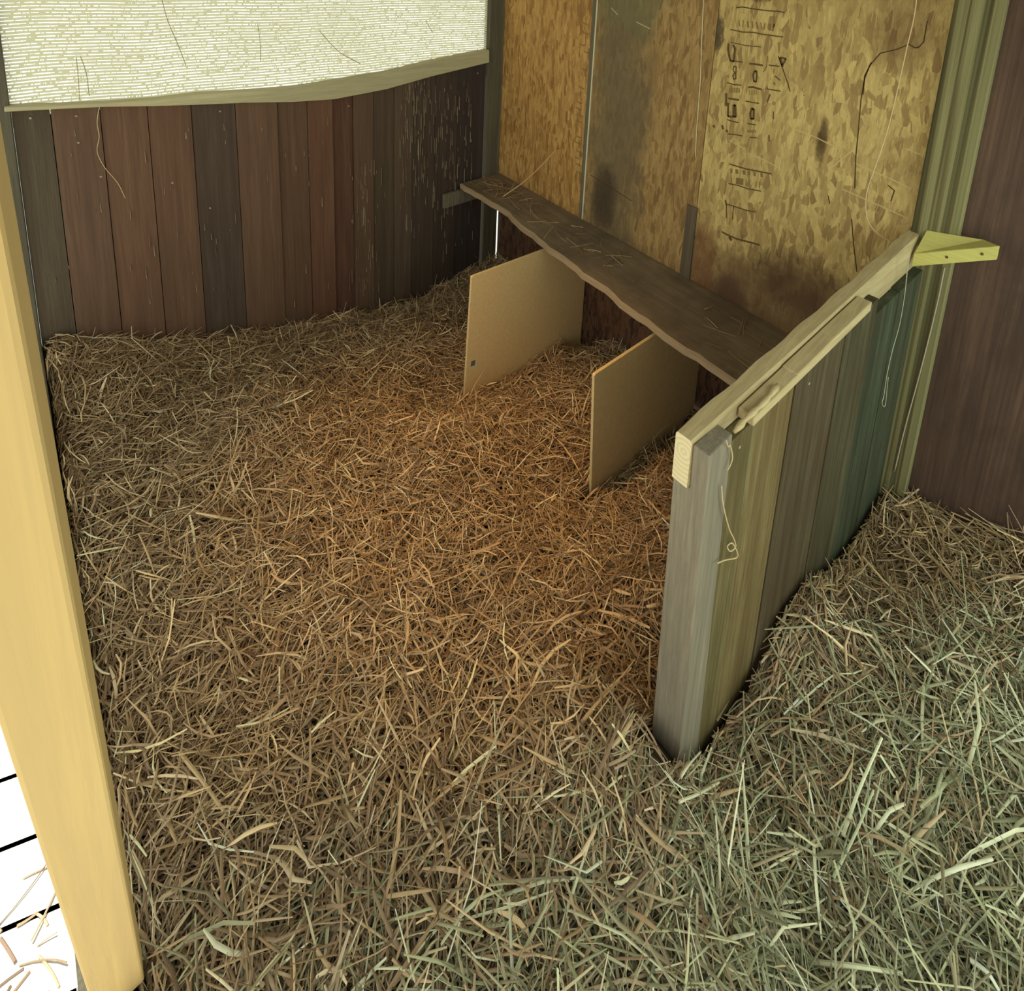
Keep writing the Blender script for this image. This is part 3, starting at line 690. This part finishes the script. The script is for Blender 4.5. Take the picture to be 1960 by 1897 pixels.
# short yellow board lying across the rail end against the stud
br = empty('ledge_board', (-.1, -2.45, .86))
A_ = at_x(1742, 484, -.10); A_ = np.array([-.10, min(A_[1], -2.418), A_[2]]); B_ = at_x(1916, 464, -.10); C_ = at_x(1884, 459, -.043); D_ = at_x(1772, 440, -.043)
D_[1] = min(D_[1], -2.43); B_[2] -= .012
print('LEDGE', A_, B_, C_, D_)
dn = np.array([0, 0, -.047])
v, f = hexa([A_+dn, B_+dn, C_+dn, D_+dn, A_, B_, C_, D_]); obj('board', v, f, M['bracket'], br, bevel=.002)
nn = np.array([-1., 0, 0])
for k in (.42, .82):
    v, f = nail(A_*(1-k)+B_*k+np.array([0, 0, -.022]), nn, .005); obj('nail_head', v, f, M['ink'], br)
tag(br, 'short yellow-green board nailed beside the partition top against the treated stud', 'board')

# ---------------------------------------------------------------- pale pine post at the near left
def lp(px, py):   # plane of the leaning front face
    n = np.array([0, 1.24, .51]); n /= np.linalg.norm(n); return on(px, py, n, n@(CAM+.75*(np.array([-2.25, -1.84, .06])-CAM)))
Lp = [lp(0, 1400), lp(160, 1880)]; Rp = [lp(105, 960), lp(205, 1440), lp(280, 1897)]
def ext(a, b, z): t = (z-a[2])/(b[2]-a[2]); return a+(b-a)*t
ztp, zbt = 1.95, .023
R_t, R_b = ext(Rp[0], Rp[2], ztp), ext(Rp[0], Rp[2], zbt); L_t, L_b = ext(Lp[0], Lp[1], ztp), ext(Lp[0], Lp[1], zbt)
print('POST', R_t, R_b, L_t, L_b)
e = np.array([.003, .045, .0])
v, f = hexa([L_b, R_b, R_b+e, L_b+e, L_t, R_t, R_t+e, L_t+e]); dp = obj('leaning_post', v, f, M['doorpost'], bevel=.003)
tag(dp, 'pale yellow pine post leaning at the near left edge beside the deck', 'post')

# ---------------------------------------------------------------- deck outside
dk = empty('deck', (-3.4, -2, -.06)); tag(dk, kind='structure')
ZD = -.05
gy_ = [at_z(0, 1495, ZD)[1], at_z(0, 1622, ZD)[1], at_z(0, 1785, ZD)[1]]
ys0 = gy_[0]; pitch = (gy_[2]-gy_[0])/2
k0 = []
for i in range(-12, 22):
    y0 = ys0+i*pitch; sl = -.03
    xa, xb_ = -4.6, -2.312
    w0 = .008
    def yy(x, b): return b+(x+2.4)*-.25*0
    lo, hi = y0+w0, y0+pitch-w0
    ya, yb2 = -.42*(xa+2.41), -.42*(xb_+2.41)
    v, f = hexa([(xa, lo+ya, ZD-.03), (xb_, lo+yb2, ZD-.03), (xb_, hi+yb2, ZD-.03), (xa, hi+ya, ZD-.03), (xa, lo+ya, ZD), (xb_, lo+yb2, ZD), (xb_, hi+yb2, ZD), (xa, hi+ya, ZD)])
    obj('deck_board', v, f, M['deck'], dk, bevel=.003)
v, f = box(-4.6, -2.32, -4.3, .6, -.2, -.12); obj('deck_joist', v, f, M['dark_stud'], dk)
def dsamp(): return random.uniform(-2.62, -2.33), random.uniform(-2.1, -1.55)
loose('deck_litter', 110, dsamp, lambda x, y: ZD, (.02, .09), (.001, .003), 'sun-bleached straw scraps on the pale deck boards at the lower left', 'straw', STRAW*1.1+.05)

# ground outside
v, f = box(-12, -4.7, -12, 12, -.5, -.4); tag(obj('ground', v, f, plain('grass_ground', (.25, .28, .15))), kind='structure')

# ---------------------------------------------------------------- strings
def string(name, P, fn, r, label, n=8, mat=None, cat_='string'):
    v, f = tube(spline([fn(*p) for p in P], n), r, 5); o = obj(name, v, f, mat or M['twine'], smooth=True); tag(o, label, cat_); return o
rail_end = lambda px, py: at_x(px, py, -.06)
string('twine', [(1757, -30), (1750, 30), (1735, 95), (1716, 180), (1697, 255), (1675, 320), (1660, 365), (1657, 400), (1664, 428), (1680, 447), (1702, 461), (1722, 474)], rail_end, .0022, 'long pale twine hanging down the chipboard in a loose bow to the rail end')
string('cord', [(1347, -10), (1343, 80), (1340, 160), (1334, 240), (1331, 300)], lambda a, b: at_x(a, b, -.004), .0022, 'straight pale cord hanging down the right-hand seam of the chipboard', mat=plain('cord', (.66, .58, .36)))
string('baling_string', [(1738, 500), (1732, 560), (1722, 620), (1708, 670), (1697, 720), (1692, 755), (1688, 772), (1694, 776), (1698, 740), (1700, 722)], lambda a, b: at_p(a, b, YF-.002), .0016, 'thin pale string ending in a small loop on the outer partition boards', mat=plain('pale_string', (.42, .42, .30)))
string('twine', [(1808, 512), (1795, 575), (1777, 650), (1755, 735), (1733, 815), (1712, 902)], lambda a, b: at_x(a, b, -.046), .0028, 'pale strip for the highlight down the stud edge below the yellow ledge board', mat=plain('stud_edge_highlight', (.40, .33, .24)))  # pale tube on the stud: its corner highlight put into shape and colour
string('hay_strand', [(1381, 930), (1384, 965), (1395, 1010), (1404, 1030), (1408, 1046), (1398, 1055), (1392, 1046), (1402, 1040), (1412, 1060), (1408, 1068), (1388, 1072), (1373, 1078)], lambda a, b: at_p(a, b, YO-.004), .0016, 'curled dry hay strand stuck on the outer side of the end post', cat_='hay')
string('hay_strand', [(1390, 843), (1394, 855), (1398, 853), (1402, 875), (1398, 890), (1392, 900)], lambda a, b: at_p(a, b, YO-.004), .0014, 'short crooked hay strand near the top of the end post', cat_='hay')
string('hay_strand', [(190, 205), (186, 235), (190, 262), (186, 290), (200, 320), (225, 350), (240, 380)], lambda a, b: at_back(a, b, -.012), .0014, 'thin hay strand dangling from the window sill down the brown boards', cat_='hay')

# ---------------------------------------------------------------- single stalks that stand out
def stalk(P, label, r=.0028, col=(.62, .50, .30), fn=None):
    pts = spline(P, 4); v, f = tube(pts, r, 6, [1-.35*i/len(pts) for i in range(len(pts))])
    o = obj('straw_stalk', v, f, plain('stalk_straw', col)); tag(o, label, 'straw stalk')
def grd(px, py, up=0.):
    p = at_z(px, py, 0)
    for _ in range(8): p = at_z(px, py, float(H(p[0], p[1]))+.02+up)
    return p
b0 = shelf_pt((962, 378)); stalk([b0+np.array([0, 0, .004]), at_x(1010, 342, -.12), at_x(1064, 288, -.01)], 'long pale stalk standing on the shelf and leaning on the chipboard', .003, (.60, .42, .20))
for P, lab, r, c in [
    ([(1715, 968, .0), (1760, 935, .03), (1802, 906, .07)], 'thick pale stalk poking up from the straw in front of the dark plywood', .004, (.52, .40, .28)),
    ([(1613, 1600, .0), (1645, 1510, .03), (1688, 1412, .06)], 'straight pale stalk standing out of the green hay at the right', .0045, (.72, .72, .48)),
    ([(1550, 1842, .01), (1640, 1850, .02), (1727, 1864, .01)], 'flat pale stalk lying on the hay near the bottom right', .0045, (.66, .66, .44)),
    ([(1858, 1838, .01), (1890, 1862, .02), (1912, 1896, .01)], 'bent whitish stalk at the bottom right corner', .004, (.80, .82, .66)),
    ([(1595, 1680, .01), (1640, 1590, .03), (1672, 1512, .04)], 'second green-grey stalk below the straight pale one in the hay', .0035, (.50, .52, .33)),
    ([(1300, 1535, .01), (1340, 1518, .02), (1376, 1498, .02)], 'short pale stalk lying just in front of the end post foot', .0035, (.66, .64, .42)),
    ([(345, 1442, .01), (385, 1492, .02), (428, 1552, .01)], 'long tan stalk slanting down right in the brown straw near the leaning post', .0045, (.48, .34, .18)),
    ([(1302, 1490, .005), (1318, 1465, .03), (1340, 1440, .05)], 'small pale stalk crossing the foot of the end post', .003, (.70, .66, .46)),
    ([(1372, 1380, .0), (1420, 1290, .02), (1462, 1190, .06)], 'long brown stem leaning along the bottom of the outer partition boards', .0035, (.34, .27, .16)),
    ([(583, 600, .0), (584, 568, .03), (584, 534, .07)], 'left of two upright thin stalks against the brown back wall', .0022, (.46, .33, .18)),
    ([(592, 600, .0), (595, 565, .03), (597, 530, .07)], 'right of two upright thin stalks against the brown back wall', .0018, (.42, .30, .17)),
    ([(1470, 1850, .0), (1510, 1700, .03), (1590, 1560, .04)], None, 0, None)]:
    if lab is None: continue
    stalk([grd(*p) for p in P], lab, r, c)
